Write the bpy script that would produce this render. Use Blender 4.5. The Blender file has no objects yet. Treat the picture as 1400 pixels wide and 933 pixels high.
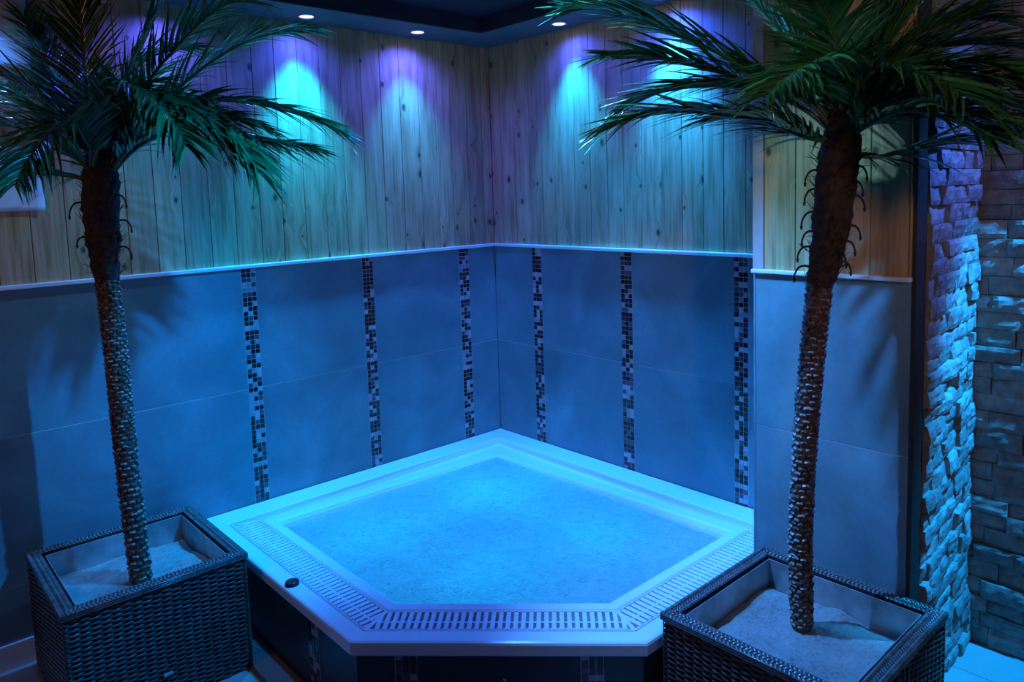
import bpy, bmesh, math, random
from mathutils import Vector, Matrix, noise

S = bpy.context.scene
COL = S.collection
R = random.Random(7)
FLOOR = -0.325
SOFFIT = 2.355
LEDGE = 1.19
CEIL = 2.44

# ------------------------------------------------------------------ helpers
class MB:
    """collects vertices and faces for ONE mesh"""
    def __init__(s):
        s.v = []; s.f = []; s.m = []; s.smooth = []
    def add(s, vs, fs, mat=0, smooth=False):
        b = len(s.v)
        s.v.extend([tuple(p) for p in vs])
        for f in fs:
            s.f.append([b + i for i in f]); s.m.append(mat); s.smooth.append(smooth)
    def box(s, a, b, mat=0, bev=0.0):
        x0, y0, z0 = (min(a[i], b[i]) for i in range(3)); x1, y1, z1 = (max(a[i], b[i]) for i in range(3))
        if bev <= 0:
            vs = [(x0,y0,z0),(x1,y0,z0),(x1,y1,z0),(x0,y1,z0),(x0,y0,z1),(x1,y0,z1),(x1,y1,z1),(x0,y1,z1)]
            s.add(vs, [(0,3,2,1),(4,5,6,7),(0,1,5,4),(1,2,6,5),(2,3,7,6),(3,0,4,7)], mat)
            return
        bm = bmesh.new()
        bmesh.ops.create_cube(bm, size=1)
        for v in bm.verts:
            v.co = Vector(((x0+x1)/2 + v.co.x*(x1-x0), (y0+y1)/2 + v.co.y*(y1-y0), (z0+z1)/2 + v.co.z*(z1-z0)))
        bmesh.ops.bevel(bm, geom=bm.edges[:], offset=bev, segments=2, affect='EDGES', profile=0.5)
        s.from_bm(bm, mat)
    def from_bm(s, bm, mat=0, smooth=False):
        bm.verts.index_update()
        s.add([v.co.copy() for v in bm.verts], [[v.index for v in f.verts] for f in bm.faces], mat, smooth)
        bm.free()
    def tube(s, pts, rad, n=10, mat=0, caps=True, smooth=True):
        pts = [Vector(p) for p in pts]
        rings = []
        prev = None
        for i, p in enumerate(pts):
            t = (pts[min(i+1, len(pts)-1)] - pts[max(i-1, 0)]).normalized()
            ref = prev if prev is not None else (Vector((1,0,0)) if abs(t.x) < .8 else Vector((0,1,0)))
            a = (ref - t*ref.dot(t)).normalized(); prev = a
            b = t.cross(a)
            r = rad[i] if isinstance(rad, (list, tuple)) else rad
            rings.append([p + (a*math.cos(2*math.pi*k/n) + b*math.sin(2*math.pi*k/n))*r for k in range(n)])
        vs = [v for rg in rings for v in rg]
        fs = []
        for i in range(len(rings)-1):
            for k in range(n):
                fs.append((i*n+k, i*n+(k+1)%n, (i+1)*n+(k+1)%n, (i+1)*n+k))
        if caps:
            fs.append(tuple(range(n))[::-1]); fs.append(tuple((len(rings)-1)*n+k for k in range(n)))
        s.add(vs, fs, mat, smooth)
    def lathe(s, prof, center, n=32, mat=0, smooth=True):
        cx, cy, cz = center
        vs = []
        for r, z in prof:
            for k in range(n):
                a = 2*math.pi*k/n
                vs.append((cx+r*math.cos(a), cy+r*math.sin(a), cz+z))
        fs = []
        for i in range(len(prof)-1):
            for k in range(n):
                fs.append((i*n+k, i*n+(k+1)%n, (i+1)*n+(k+1)%n, (i+1)*n+k))
        s.add(vs, fs, mat, smooth)
    def build(s, name, mats, parent=None):
        me = bpy.data.meshes.new(name)
        me.from_pydata(s.v, [], s.f)
        if not isinstance(mats, (list, tuple)): mats = [mats]
        for m in mats: me.materials.append(m)
        for p, mi, sm in zip(me.polygons, s.m, s.smooth):
            p.material_index = mi; p.use_smooth = sm
        me.update()
        o = bpy.data.objects.new(name, me)
        COL.objects.link(o)
        if parent is not None:
            o.parent = parent
            o.matrix_parent_inverse = Matrix.Translation(parent.location).inverted()
        return o

def tag(o, label, cat, group=None, kind=None):
    o['label'] = label; o['category'] = cat
    if group: o['group'] = group
    if kind: o['kind'] = kind
    return o

def empty(name, loc):
    o = bpy.data.objects.new(name, None); COL.objects.link(o); o.location = loc; o.empty_display_size = .1
    return o

def struct(o):
    o['kind'] = 'structure'; return o

# ------------------------------------------------------------------ materials
def mat(name):
    m = bpy.data.materials.new(name); m.use_nodes = True
    nt = m.node_tree; nt.nodes.clear()
    out = nt.nodes.new('ShaderNodeOutputMaterial')
    return m, nt, out

def N(nt, t, **kw):
    n = nt.nodes.new(t)
    for k, v in kw.items():
        if k in n.inputs: n.inputs[k].default_value = v
        else: setattr(n, k, v)
    return n

def ramp(nt, fac, stops, mode='LINEAR'):
    n = nt.nodes.new('ShaderNodeValToRGB'); cr = n.color_ramp; cr.interpolation = mode
    while len(cr.elements) < len(stops): cr.elements.new(.5)
    for e, (p, c) in zip(cr.elements, stops):
        e.position = p; e.color = (*c, 1) if len(c) == 3 else c
    nt.links.new(fac, n.inputs['Fac'])
    return n.outputs['Color']

def math_n(nt, op, a, b=None, clamp=False):
    n = nt.nodes.new('ShaderNodeMath'); n.operation = op; n.use_clamp = clamp
    for i, x in enumerate((a, b)):
        if x is None: continue
        if isinstance(x, (int, float)): n.inputs[i].default_value = x
        else: nt.links.new(x, n.inputs[i])
    return n.outputs[0]

def mixc(nt, fac, a, b, blend='MIX'):
    n = nt.nodes.new('ShaderNodeMix'); n.data_type = 'RGBA'; n.blend_type = blend
    for sock, x in ((n.inputs[0], fac), (n.inputs[6], a), (n.inputs[7], b)):
        if isinstance(x, (int, float)): sock.default_value = x
        elif isinstance(x, tuple): sock.default_value = (*x, 1)
        else: nt.links.new(x, sock)
    return n.outputs[2]

def simple(name, color, rough=.5, metal=0.0, noise_scale=None, noise_amt=.25, bump=0.0, bump_scale=None, spec=.5, coat=0.0):
    m, nt, out = mat(name)
    p = N(nt, 'ShaderNodeBsdfPrincipled'); nt.links.new(p.outputs[0], out.inputs[0])
    p.inputs['Base Color'].default_value = (*color, 1); p.inputs['Roughness'].default_value = rough
    p.inputs['Metallic'].default_value = metal; p.inputs['Specular IOR Level'].default_value = spec
    p.inputs['Coat Weight'].default_value = coat
    tc = N(nt, 'ShaderNodeTexCoord')
    if noise_scale:
        n = N(nt, 'ShaderNodeTexNoise', Scale=noise_scale, Detail=6.0); nt.links.new(tc.outputs['Object'], n.inputs['Vector'])
        lo = tuple(c*(1-noise_amt) for c in color); hi = tuple(min(1, c*(1+noise_amt)) for c in color)
        nt.links.new(ramp(nt, n.outputs['Fac'], [(.3, lo), (.7, hi)]), p.inputs['Base Color'])
    if bump:
        n = N(nt, 'ShaderNodeTexNoise', Scale=bump_scale, Detail=5.0); nt.links.new(tc.outputs['Object'], n.inputs['Vector'])
        b = N(nt, 'ShaderNodeBump', Strength=bump, Distance=.01); nt.links.new(n.outputs['Fac'], b.inputs['Height'])
        nt.links.new(b.outputs[0], p.inputs['Normal'])
    return m

def emitter(name, color, strength):
    m, nt, out = mat(name)
    e = N(nt, 'ShaderNodeEmission', Strength=strength); e.inputs['Color'].default_value = (*color, 1)
    nt.links.new(e.outputs[0], out.inputs[0]); return m

def island(nt):
    geo = N(nt, 'ShaderNodeNewGeometry'); oi = N(nt, 'ShaderNodeObjectInfo')
    return math_n(nt, 'FRACT', math_n(nt, 'ADD', geo.outputs['Random Per Island'], math_n(nt, 'MULTIPLY', oi.outputs['Random'], 7.31)))

def wood_material(name, light, mid, dark):
    m, nt, out = mat(name); L = nt.links
    p = N(nt, 'ShaderNodeBsdfPrincipled', Roughness=.55); L.new(p.outputs[0], out.inputs[0])
    tc = N(nt, 'ShaderNodeTexCoord'); sep = N(nt, 'ShaderNodeSeparateXYZ'); L.new(tc.outputs['Object'], sep.inputs[0])
    rnd = island(nt)
    u = math_n(nt, 'ADD', sep.outputs[0], sep.outputs[1])
    zz = math_n(nt, 'ADD', sep.outputs[2], math_n(nt, 'MULTIPLY', rnd, 37.0))
    # knots
    kc = N(nt, 'ShaderNodeCombineXYZ')
    L.new(math_n(nt, 'MULTIPLY', u, 8.2), kc.inputs[0]); L.new(math_n(nt, 'MULTIPLY', zz, 5.4), kc.inputs[1])
    vor = N(nt, 'ShaderNodeTexVoronoi', Scale=1.0, voronoi_dimensions='2D'); L.new(kc.outputs[0], vor.inputs['Vector'])
    sc = N(nt, 'ShaderNodeSeparateColor'); L.new(vor.outputs['Color'], sc.inputs[0])
    sel = math_n(nt, 'GREATER_THAN', sc.outputs[0], .66)
    size = math_n(nt, 'ADD', math_n(nt, 'MULTIPLY', sc.outputs[1], .07), .03)
    rel = math_n(nt, 'DIVIDE', vor.outputs['Distance'], size)
    knot = math_n(nt, 'MULTIPLY', math_n(nt, 'SUBTRACT', 1.6, rel, True), sel, True)
    halo = math_n(nt, 'MULTIPLY', math_n(nt, 'SUBTRACT', 1.0, math_n(nt, 'MULTIPLY', vor.outputs['Distance'], 2.6), True), sel, True)
    # grain
    warp = math_n(nt, 'MULTIPLY', halo, .035)
    gc = N(nt, 'ShaderNodeCombineXYZ')
    L.new(math_n(nt, 'ADD', u, warp), gc.inputs[0]); L.new(math_n(nt, 'MULTIPLY', rnd, 11.0), gc.inputs[1]); L.new(math_n(nt, 'MULTIPLY', zz, .035), gc.inputs[2])
    g1 = N(nt, 'ShaderNodeTexNoise', Scale=95.0, Detail=5.0, Roughness=.6); L.new(gc.outputs[0], g1.inputs['Vector'])
    gc2 = N(nt, 'ShaderNodeCombineXYZ')
    L.new(math_n(nt, 'ADD', u, warp), gc2.inputs[0]); L.new(math_n(nt, 'MULTIPLY', rnd, 5.0), gc2.inputs[1]); L.new(math_n(nt, 'MULTIPLY', zz, .14), gc2.inputs[2])
    g2 = N(nt, 'ShaderNodeTexNoise', Scale=22.0, Detail=3.0); L.new(gc2.outputs[0], g2.inputs['Vector'])
    gf = math_n(nt, 'ADD', math_n(nt, 'MULTIPLY', g1.outputs['Fac'], .55), math_n(nt, 'MULTIPLY', g2.outputs['Fac'], .45))
    base = ramp(nt, gf, [(.38, dark), (.5, mid), (.62, light)])
    tint = ramp(nt, rnd, [(0, (.72, .72, .72)), (.5, (1, 1, 1)), (1, (.84, .82, .80))])
    base = mixc(nt, 1.0, base, tint, 'MULTIPLY')
    base = mixc(nt, math_n(nt, 'MULTIPLY', halo, .25), base, dark)
    base = mixc(nt, knot, base, tuple(c*.25 for c in dark))
    L.new(base, p.inputs['Base Color'])
    b = N(nt, 'ShaderNodeBump', Strength=.35, Distance=.004); L.new(gf, b.inputs['Height']); L.new(b.outputs[0], p.inputs['Normal'])
    return m

M = {}
M['wood'] = wood_material('pine_planks', (.68, .47, .27), (.57, .38, .20), (.38, .24, .11))
M['wood_warm'] = wood_material('warm_pine_planks', (.66, .45, .24), (.56, .37, .18), (.40, .24, .10))

def tile_material():
    m, nt, out = mat('grey_stone_tile'); L = nt.links
    p = N(nt, 'ShaderNodeBsdfPrincipled', Roughness=.42); L.new(p.outputs[0], out.inputs[0])
    tc = N(nt, 'ShaderNodeTexCoord'); geo = N(nt, 'ShaderNodeNewGeometry')
    off = N(nt, 'ShaderNodeVectorMath', operation='ADD'); L.new(tc.outputs['Object'], off.inputs[0])
    comb = N(nt, 'ShaderNodeCombineXYZ'); L.new(math_n(nt, 'MULTIPLY', geo.outputs['Random Per Island'], 20.0), comb.inputs[2]); L.new(comb.outputs[0], off.inputs[1])
    n1 = N(nt, 'ShaderNodeTexNoise', Scale=2.6, Detail=7.0, Roughness=.55, Distortion=.5); L.new(off.outputs[0], n1.inputs['Vector'])
    n2 = N(nt, 'ShaderNodeTexNoise', Scale=60.0, Detail=3.0); L.new(off.outputs[0], n2.inputs['Vector'])
    f = math_n(nt, 'ADD', math_n(nt, 'MULTIPLY', n1.outputs['Fac'], .85), math_n(nt, 'MULTIPLY', n2.outputs['Fac'], .15))
    L.new(ramp(nt, f, [(.3, (.10, .165, .185)), (.5, (.14, .245, .27)), (.72, (.21, .35, .38))]), p.inputs['Base Color'])
    L.new(ramp(nt, n1.outputs['Fac'], [(.3, (.36,)*3), (.7, (.5,)*3)]), p.inputs['Roughness'])
    return m
M['tile'] = tile_material()
M['grout'] = simple('pale_grout', (.78, .77, .74), .9, noise_scale=80, noise_amt=.08)
M['mosaic_grout'] = simple('mosaic_grout', (.62, .60, .58), .9)

def mosaic_material():
    m, nt, out = mat('glass_mosaic'); L = nt.links
    p = N(nt, 'ShaderNodeBsdfPrincipled', Roughness=.15); L.new(p.outputs[0], out.inputs[0])
    c = ramp(nt, island(nt), [(0, (.012, .008, .012)), (.36, (.035, .025, .03)), (.56, (.085, .085, .10)), (.70, (.30, .33, .36)), (.86, (.42, .46, .48))], 'CONSTANT')
    L.new(c, p.inputs['Base Color']); return m
M['mosaic'] = mosaic_material()
M['ledge'] = simple('white_painted_trim', (.78, .78, .76), .4, noise_scale=20, noise_amt=.06)
M['pale_trim'] = simple('pale_wood_trim', (.48, .43, .42), .5, noise_scale=20, noise_amt=.08)
M['dark_edge'] = simple('dark_brown_edging', (.035, .025, .02), .6, noise_scale=25)
M['plaster'] = simple('dark_plaster', (.10, .10, .11), .9, noise_scale=8)
M['ceiling'] = simple('dark_ceiling_paint', (.016, .014, .026), .6, noise_scale=6)
M['soffit'] = simple('soffit_paint', (.11, .11, .12), .7, noise_scale=6, noise_amt=.1)
M['acrylic'] = simple('white_acrylic', (.84, .85, .86), .16, coat=.3)
M['grate'] = simple('white_plastic_grate', (.82, .83, .84), .35)
M['black'] = simple('black_plastic', (.02, .02, .022), .3)
M['skirt'] = simple('dark_skirt_tile', (.03, .029, .028), .35, noise_scale=6)
M['chrome'] = simple('brushed_metal', (.62, .63, .64), .3, 1.0)
M['zinc'] = simple('galvanised_liner', (.46, .47, .48), .38, .65, noise_scale=14, noise_amt=.3, bump=.12, bump_scale=9)
M['wicker'] = simple('dark_brown_wicker', (.12, .10, .09), .27, noise_scale=40, noise_amt=.4)
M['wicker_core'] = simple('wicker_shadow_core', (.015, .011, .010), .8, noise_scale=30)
M['tag'] = simple('plain_tag', (.42, .43, .44), .4, noise_scale=60)
M['paper'] = simple('laminated_sheet', (.76, .77, .78), .22, noise_scale=5, noise_amt=.12, bump=.25, bump_scale=4)
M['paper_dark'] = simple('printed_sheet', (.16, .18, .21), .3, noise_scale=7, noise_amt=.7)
M['floor'] = None

def stone_material():
    m, nt, out = mat('split_face_stone'); L = nt.links
    p = N(nt, 'ShaderNodeBsdfPrincipled', Roughness=.62); L.new(p.outputs[0], out.inputs[0])
    tc = N(nt, 'ShaderNodeTexCoord'); geo = N(nt, 'ShaderNodeNewGeometry')
    n = N(nt, 'ShaderNodeTexNoise', Scale=22.0, Detail=8.0, Roughness=.65); L.new(tc.outputs['Object'], n.inputs['Vector'])
    base = ramp(nt, n.outputs['Fac'], [(.3, (.20, .18, .17)), (.55, (.36, .34, .32)), (.75, (.50, .48, .46))])
    tint = ramp(nt, geo.outputs['Random Per Island'], [(0, (.6, .58, .56)), (1, (1, 1, 1))])
    L.new(mixc(nt, 1.0, base, tint, 'MULTIPLY'), p.inputs['Base Color'])
    n2 = N(nt, 'ShaderNodeTexNoise', Scale=45.0, Detail=6.0, Roughness=.6); L.new(tc.outputs['Object'], n2.inputs['Vector'])
    b = N(nt, 'ShaderNodeBump', Strength=.6, Distance=.012); L.new(n2.outputs['Fac'], b.inputs['Height']); L.new(b.outputs[0], p.inputs['Normal'])
    return m
M['stone'] = stone_material()

def floor_material():
    m, nt, out = mat('grey_floor_tile'); L = nt.links
    p = N(nt, 'ShaderNodeBsdfPrincipled', Roughness=.32); L.new(p.outputs[0], out.inputs[0])
    tc = N(nt, 'ShaderNodeTexCoord')
    n = N(nt, 'ShaderNodeTexNoise', Scale=5.0, Detail=7.0); L.new(tc.outputs['Object'], n.inputs['Vector'])
    base = ramp(nt, n.outputs['Fac'], [(.3, (.30, .31, .31)), (.7, (.42, .43, .43))])
    br = N(nt, 'ShaderNodeTexBrick', Scale=1.0, offset=0.0)
    br.inputs['Mortar Size'].default_value = .003; br.inputs['Brick Width'].default_value = .6; br.inputs['Row Height'].default_value = .6
    br.inputs['Color1'].default_value = (1, 1, 1, 1); br.inputs['Color2'].default_value = (.93, .93, .93, 1); br.inputs['Mortar'].default_value = (.45, .45, .45, 1)
    L.new(tc.outputs['Object'], br.inputs['Vector'])
    L.new(mixc(nt, 1.0, base, br.outputs['Color'], 'MULTIPLY'), p.inputs['Base Color'])
    return m
M['floor'] = floor_material()

def sand_material():
    m, nt, out = mat('pale_sand'); L = nt.links
    p = N(nt, 'ShaderNodeBsdfPrincipled', Roughness=.95); L.new(p.outputs[0], out.inputs[0])
    tc = N(nt, 'ShaderNodeTexCoord')
    n = N(nt, 'ShaderNodeTexNoise', Scale=70.0, Detail=8.0, Roughness=.75); L.new(tc.outputs['Object'], n.inputs['Vector'])
    n2 = N(nt, 'ShaderNodeTexNoise', Scale=9.0, Detail=4.0); L.new(tc.outputs['Object'], n2.inputs['Vector'])
    f = math_n(nt, 'ADD', math_n(nt, 'MULTIPLY', n.outputs['Fac'], .65), math_n(nt, 'MULTIPLY', n2.outputs['Fac'], .35))
    L.new(ramp(nt, f, [(.34, (.24, .22, .19)), (.48, (.51, .48, .43)), (.66, (.70, .67, .60))]), p.inputs['Base Color'])
    b = N(nt, 'ShaderNodeBump', Strength=1.0, Distance=.02); L.new(n.outputs['Fac'], b.inputs['Height']); L.new(b.outputs[0], p.inputs['Normal'])
    return m
M['sand'] = sand_material()

def leaf_material():
    m, nt, out = mat('palm_leaflet'); L = nt.links
    p = N(nt, 'ShaderNodeBsdfPrincipled', Roughness=.21); L.new(p.outputs[0], out.inputs[0])
    geo = N(nt, 'ShaderNodeNewGeometry')
    c = ramp(nt, geo.outputs['Random Per Island'], [(0, (.016, .068, .024)), (.5, (.034, .132, .042)), (1, (.06, .19, .05))])
    L.new(c, p.inputs['Base Color'])
    p.inputs['Specular IOR Level'].default_value = 1.0
    return m
M['leaf'] = leaf_material()
M['rachis'] = simple('frond_stem', (.07, .10, .04), .4, noise_scale=20)

def bark_material():
    m, nt, out = mat('palm_bark'); L = nt.links
    p = N(nt, 'ShaderNodeBsdfPrincipled', Roughness=.5); L.new(p.outputs[0], out.inputs[0])
    tc = N(nt, 'ShaderNodeTexCoord'); geo = N(nt, 'ShaderNodeNewGeometry')
    n = N(nt, 'ShaderNodeTexNoise', Scale=55.0, Detail=5.0); L.new(tc.outputs['Object'], n.inputs['Vector'])
    base = ramp(nt, n.outputs['Fac'], [(.3, (.055, .025, .015)), (.55, (.15, .075, .045)), (.75, (.27, .17, .11))])
    L.new(base, p.inputs['Base Color'])
    b = N(nt, 'ShaderNodeBump', Strength=.5, Distance=.006); L.new(n.outputs['Fac'], b.inputs['Height']); L.new(b.outputs[0], p.inputs['Normal'])
    return m
M['bark'] = bark_material()
M['bark_tip'] = simple('leaf_scar_tip', (.30, .22, .17), .4, noise_scale=60)
M['fibre'] = simple('brown_palm_fibre', (.045, .024, .015), .85, noise_scale=45, noise_amt=.6, bump=1.0, bump_scale=70)

def water_material():
    m, nt, out = mat('bubbling_water'); L = nt.links
    tc = N(nt, 'ShaderNodeTexCoord')
    n1 = N(nt, 'ShaderNodeTexNoise', Scale=26.0, Detail=6.0, Roughness=.62, Distortion=.6); L.new(tc.outputs['Object'], n1.inputs['Vector'])
    n2 = N(nt, 'ShaderNodeTexVoronoi', Scale=75.0); L.new(tc.outputs['Object'], n2.inputs['Vector'])
    n3 = N(nt, 'ShaderNodeTexNoise', Scale=4.0, Detail=3.0, Distortion=.4); L.new(tc.outputs['Object'], n3.inputs['Vector'])
    h = math_n(nt, 'ADD', n1.outputs['Fac'], math_n(nt, 'MULTIPLY', n2.outputs['Distance'], -.25))
    b = N(nt, 'ShaderNodeBump', Strength=.8, Distance=.04); L.new(h, b.inputs['Height'])
    milky = ramp(nt, math_n(nt, 'ADD', math_n(nt, 'MULTIPLY', n1.outputs['Fac'], .6), math_n(nt, 'MULTIPLY', n3.outputs['Fac'], .4)), [(.36, (.62, .78, .82)), (.64, (.96, .97, .97))])
    tl = N(nt, 'ShaderNodeBsdfTranslucent'); L.new(milky, tl.inputs[0]); L.new(b.outputs[0], tl.inputs['Normal'])
    df = N(nt, 'ShaderNodeBsdfDiffuse'); L.new(milky, df.inputs[0]); L.new(b.outputs[0], df.inputs['Normal'])
    tr = N(nt, 'ShaderNodeBsdfTransparent'); tr.inputs[0].default_value = (.80, .93, .97, 1)
    mx = N(nt, 'ShaderNodeMixShader', Fac=.30); L.new(tl.outputs[0], mx.inputs[1]); L.new(df.outputs[0], mx.inputs[2])
    mx2 = N(nt, 'ShaderNodeMixShader', Fac=.22); L.new(mx.outputs[0], mx2.inputs[1]); L.new(tr.outputs[0], mx2.inputs[2])
    gl = N(nt, 'ShaderNodeBsdfGlossy', Roughness=.06); L.new(b.outputs[0], gl.inputs['Normal'])
    fr = N(nt, 'ShaderNodeFresnel', IOR=1.33); L.new(b.outputs[0], fr.inputs['Normal'])
    mx3 = N(nt, 'ShaderNodeMixShader'); L.new(fr.outputs[0], mx3.inputs[0]); L.new(mx2.outputs[0], mx3.inputs[1]); L.new(gl.outputs[0], mx3.inputs[2])
    L.new(mx3.outputs[0], out.inputs[0])
    return m
M['water'] = water_material()
# ------------------------------------------------------------------ the room
mb = MB(); mb.box((-4.2, -5.2, FLOOR-.1), (1.2, .25, FLOOR))
struct(mb.build('floor', M['floor']))

def to_left(u, d, z):            # left wall: u runs from the corner towards the left, d out of the wall
    return (-u, -d, z)
def to_right(u, d, z):
    return (-d, -u, z)

def wbox(mb, fn, u0, u1, d0, d1, z0, z1, m=0, bev=0.0):
    mb.box(fn(u0, d0, z0), fn(u1, d1, z1), m, bev)

def planks(fn, u0, u1, z0, z1, pitch, seed, first=None, d=.0):
    rr = random.Random(seed); mb = MB(); u = u0; k = 0
    while u < u1 - .004:
        w = pitch*rr.uniform(.93, 1.07)
        if k == 0 and first: w = first
        e = min(u + w, u1)
        wbox(mb, fn, u+.0012, e-.0012, d-.018, d+rr.uniform(.0, .0012), z0, z1, 0, .0022)
        u = e; k += 1
    return mb

def tiles(fn, spans, rows, d=.0):
    mb = MB()
    for a, b in spans:
        for z0, z1 in rows:
            wbox(mb, fn, a+.0012, b-.0012, d-.012, d, z0+.0012, z1-.0012, 0, .0012)
    return mb

def mosaic(fn, u0, u1, z0, z1, d=0.0):
    mb = MB(); n = 3; p = (u1-u0)/n
    wbox(mb, fn, u0, u1, d-.012, d-.0015, z0, z1, 1)
    z = z1
    while z - p > z0 - .012:
        for k in range(n):
            lo = max(z0, z-p+.0016)
            wbox(mb, fn, u0+k*p+.0016, u0+(k+1)*p-.0016, d-.01, d+.0004, lo, z-.0016)
        z -= p
    return mb

def spans_between(strips, end):
    out = []; u = 0.0
    for a, b in strips: out.append((u, a)); u = b
    out.append((u, end)); return out

ROWS = [(FLOOR, .0), (.0, .6), (.6, 1.18)]
STL = [(.207, .277), (.860, .925), (1.505, 1.574)]
STR = [(.331, .403), (.987, 1.059), (1.642, 1.710)]

def back_wall(name, fn, end, strips, seed, first):
    mb = MB(); wbox(mb, fn, -.2, end, -.2, -.0125, FLOOR, CEIL)
    w = struct(mb.build(name, M['plaster']))
    g = MB(); wbox(g, fn, 0.0, end, -.0124, -.0018, FLOOR, 1.18); g.build('grout_bed', M['grout'], w)
    tiles(fn, spans_between(strips, end), ROWS).build('tile_facing', M['tile'], w)
    planks(fn, 0, end, 1.18, SOFFIT+.02, .115, seed, first).build('wood_cladding', M['wood'], w)
    for a, b in strips:
        mosaic(fn, a, b, .02, 1.18).build('mosaic_strip', [M['mosaic'], M['mosaic_grout']], w)
    return w
wall_left = back_wall('wall_left', to_left, 3.9, STL, 3, .07)
wall_right = back_wall('wall_right', to_right, 2.03, STR, 5, .09)

def ledge(name, fn, u0, u1, d0, d1, z1, h=.017):
    mb = MB(); wbox(mb, fn, u0, u1, d0, d1, z1-h, z1, 0, .003); return struct(mb.build(name, M['ledge']))
ledge('trim_1', to_left, 0.0, 3.9, -.01, .022, LEDGE+.006)
ledge('trim_2', to_right, .022, 2.03, -.01, .022, LEDGE+.006)
mb = MB(); wbox(mb, to_left, 2.0, 3.9, 0, .012, FLOOR, FLOOR+.10, 0, .002)
struct(mb.build('baseboard_left', M['ledge']))

# pillar that ends the right wall: tile below, pine above, pale corner trim, dark edge
PX, PY0, PY1 = -.49, -2.03, -2.565
def to_pil(u, d, z): return (PX - d, PY0 - u, z)
PW = PY0 - PY1
mb = MB(); mb.box((PX+.0125, PY0-.002, FLOOR), (PX+.084, PY1+.002, CEIL)); mb.box((PX+.08, PY0-.002, FLOOR), (0.2, PY1+.16, CEIL))
pil = struct(mb.build('wall_pillar', M['plaster']))
g = MB(); wbox(g, to_pil, 0.002, PW-.002, -.0124, -.0018, FLOOR, 1.18); g.build('grout_bed', M['grout'], pil)
tiles(to_pil, [(0.0, PW)], [(FLOOR, .009), (.009, .609), (.609, 1.17)]).build('tile_facing', M['tile'], pil)
planks(to_pil, .034, PW, 1.17, CEIL, .1235, 11, .118).build('wood_cladding', M['wood_warm'], pil)
sidef = MB(); sidef.box((PX, PY0-.0, FLOOR), (0.0, PY0+.008, 1.18), 0); sidef.build('side_tile', M['tile'], pil)
mb = MB(); wbox(mb, to_pil, -.009, .034, -.02, .006, 1.19, CEIL, 0, .003); struct(mb.build('trim_3', M['pale_trim']))
mb = MB(); wbox(mb, to_pil, -.009, PW+.002, -.01, .02, 1.176, 1.19, 0, .003); struct(mb.build('trim_4', M['ledge']))
mb = MB(); mb.box((PX+.0, PY1, FLOOR), (PX+.085, PY1-.012, CEIL), 0, .002); struct(mb.build('trim_5', M['dark_edge']))

# split-face stone: every stone is a rough block of the wall's pattern
def stone_wall(mb, org, du, dn, length, z0, z1, seed, rowh=.062):
    rr = random.Random(seed); org = Vector(org); du = Vector(du).normalized(); dn = Vector(dn).normalized(); z = z0
    while z < z1:
        h = rowh*rr.uniform(.8, 1.15); u = -rr.uniform(0, .1)
        while u < length:
            w = rr.uniform(.09, .22); a = max(u, 0); b = min(u+w, length); u += w
            if b - a < .015: continue
            out = rr.uniform(.012, .034); tx = rr.uniform(-.07, .07); tz = rr.uniform(-.16, .16)
            nu = max(3, int((b-a)/.02)); nz = 4; vs = []; fs = []
            off = Vector((rr.uniform(0, 90), rr.uniform(0, 90), rr.uniform(0, 90)))
            for j in range(nz+1):
                for i in range(nu+1):
                    fu = i/nu; fz = j/nz
                    pu = a + .0012 + (b-a-.0024)*fu; pz = z + .001 + (h-.002)*fz
                    q = Vector((pu*14, pz*20, 0)) + off
                    dd = out + (fu-.5)*(b-a)*tx + (fz-.5)*h*tz + noise.noise(q)*.007 + noise.noise(q*2.7)*.004 + round(noise.noise(q*.8)*3)/3*.004
                    ed = min(fu, 1-fu, fz, 1-fz)
                    if ed == 0: dd -= .005
                    vs.append(org + du*pu + dn*max(dd, .002) + Vector((0, 0, pz)))
            for j in range(nz):
                for i in range(nu):
                    k = j*(nu+1)+i; fs.append((k, k+1, k+nu+2, k+nu+1))
            # sides back to the wall
            ring = [i for i in range(nu+1)] + [j*(nu+1)+nu for j in range(1, nz+1)] + [nz*(nu+1)+i for i in range(nu-1, -1, -1)] + [j*(nu+1) for j in range(nz-1, 0, -1)]
            nb = len(vs)
            for k in ring:
                v = vs[k]; vs.append(v - dn*((v-org).dot(dn)))
            for q in range(len(ring)):
                q2 = (q+1) % len(ring); fs.append((ring[q], nb+q, nb+q2, ring[q2]))
            mb.add(vs, fs)
        z += h
SA = Vector((PX+.085, PY1-.004, 0)); SB = Vector((.205, -2.525, 0))
du = (SB-SA).normalized(); dn = Vector((du.y, -du.x, 0))
mb = MB(); nb_ = Vector((-dn.x, -dn.y, 0))*.06
cs = [SA + nb_*.01, SB + du*.03 + nb_*.01, SB + du*.03 + nb_, SA + nb_]
mb.add([(p.x, p.y, FLOOR) for p in cs] + [(p.x, p.y, CEIL) for p in cs], [(0,1,2,3),(7,6,5,4),(0,4,5,1),(1,5,6,2),(2,6,7,3),(3,7,4,0)]); w = struct(mb.build('wall_recess', M['plaster']))
sm = MB(); stone_wall(sm, (SA.x, SA.y, 0), du, dn, (SB-SA).length, FLOOR, CEIL, 21); sm.build('stone_cladding', M['stone'], w)
mb = MB(); mb.box((.236, -2.4, FLOOR), (.45, -5.2, CEIL)); w = struct(mb.build('wall_far', M['plaster']))
sm = MB(); stone_wall(sm, (.235, -2.50, 0), (0, -1, 0), (-1, 0, 0), 1.6, FLOOR, CEIL, 23, .066); sm.build('stone_cladding', M['stone'], w)

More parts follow.
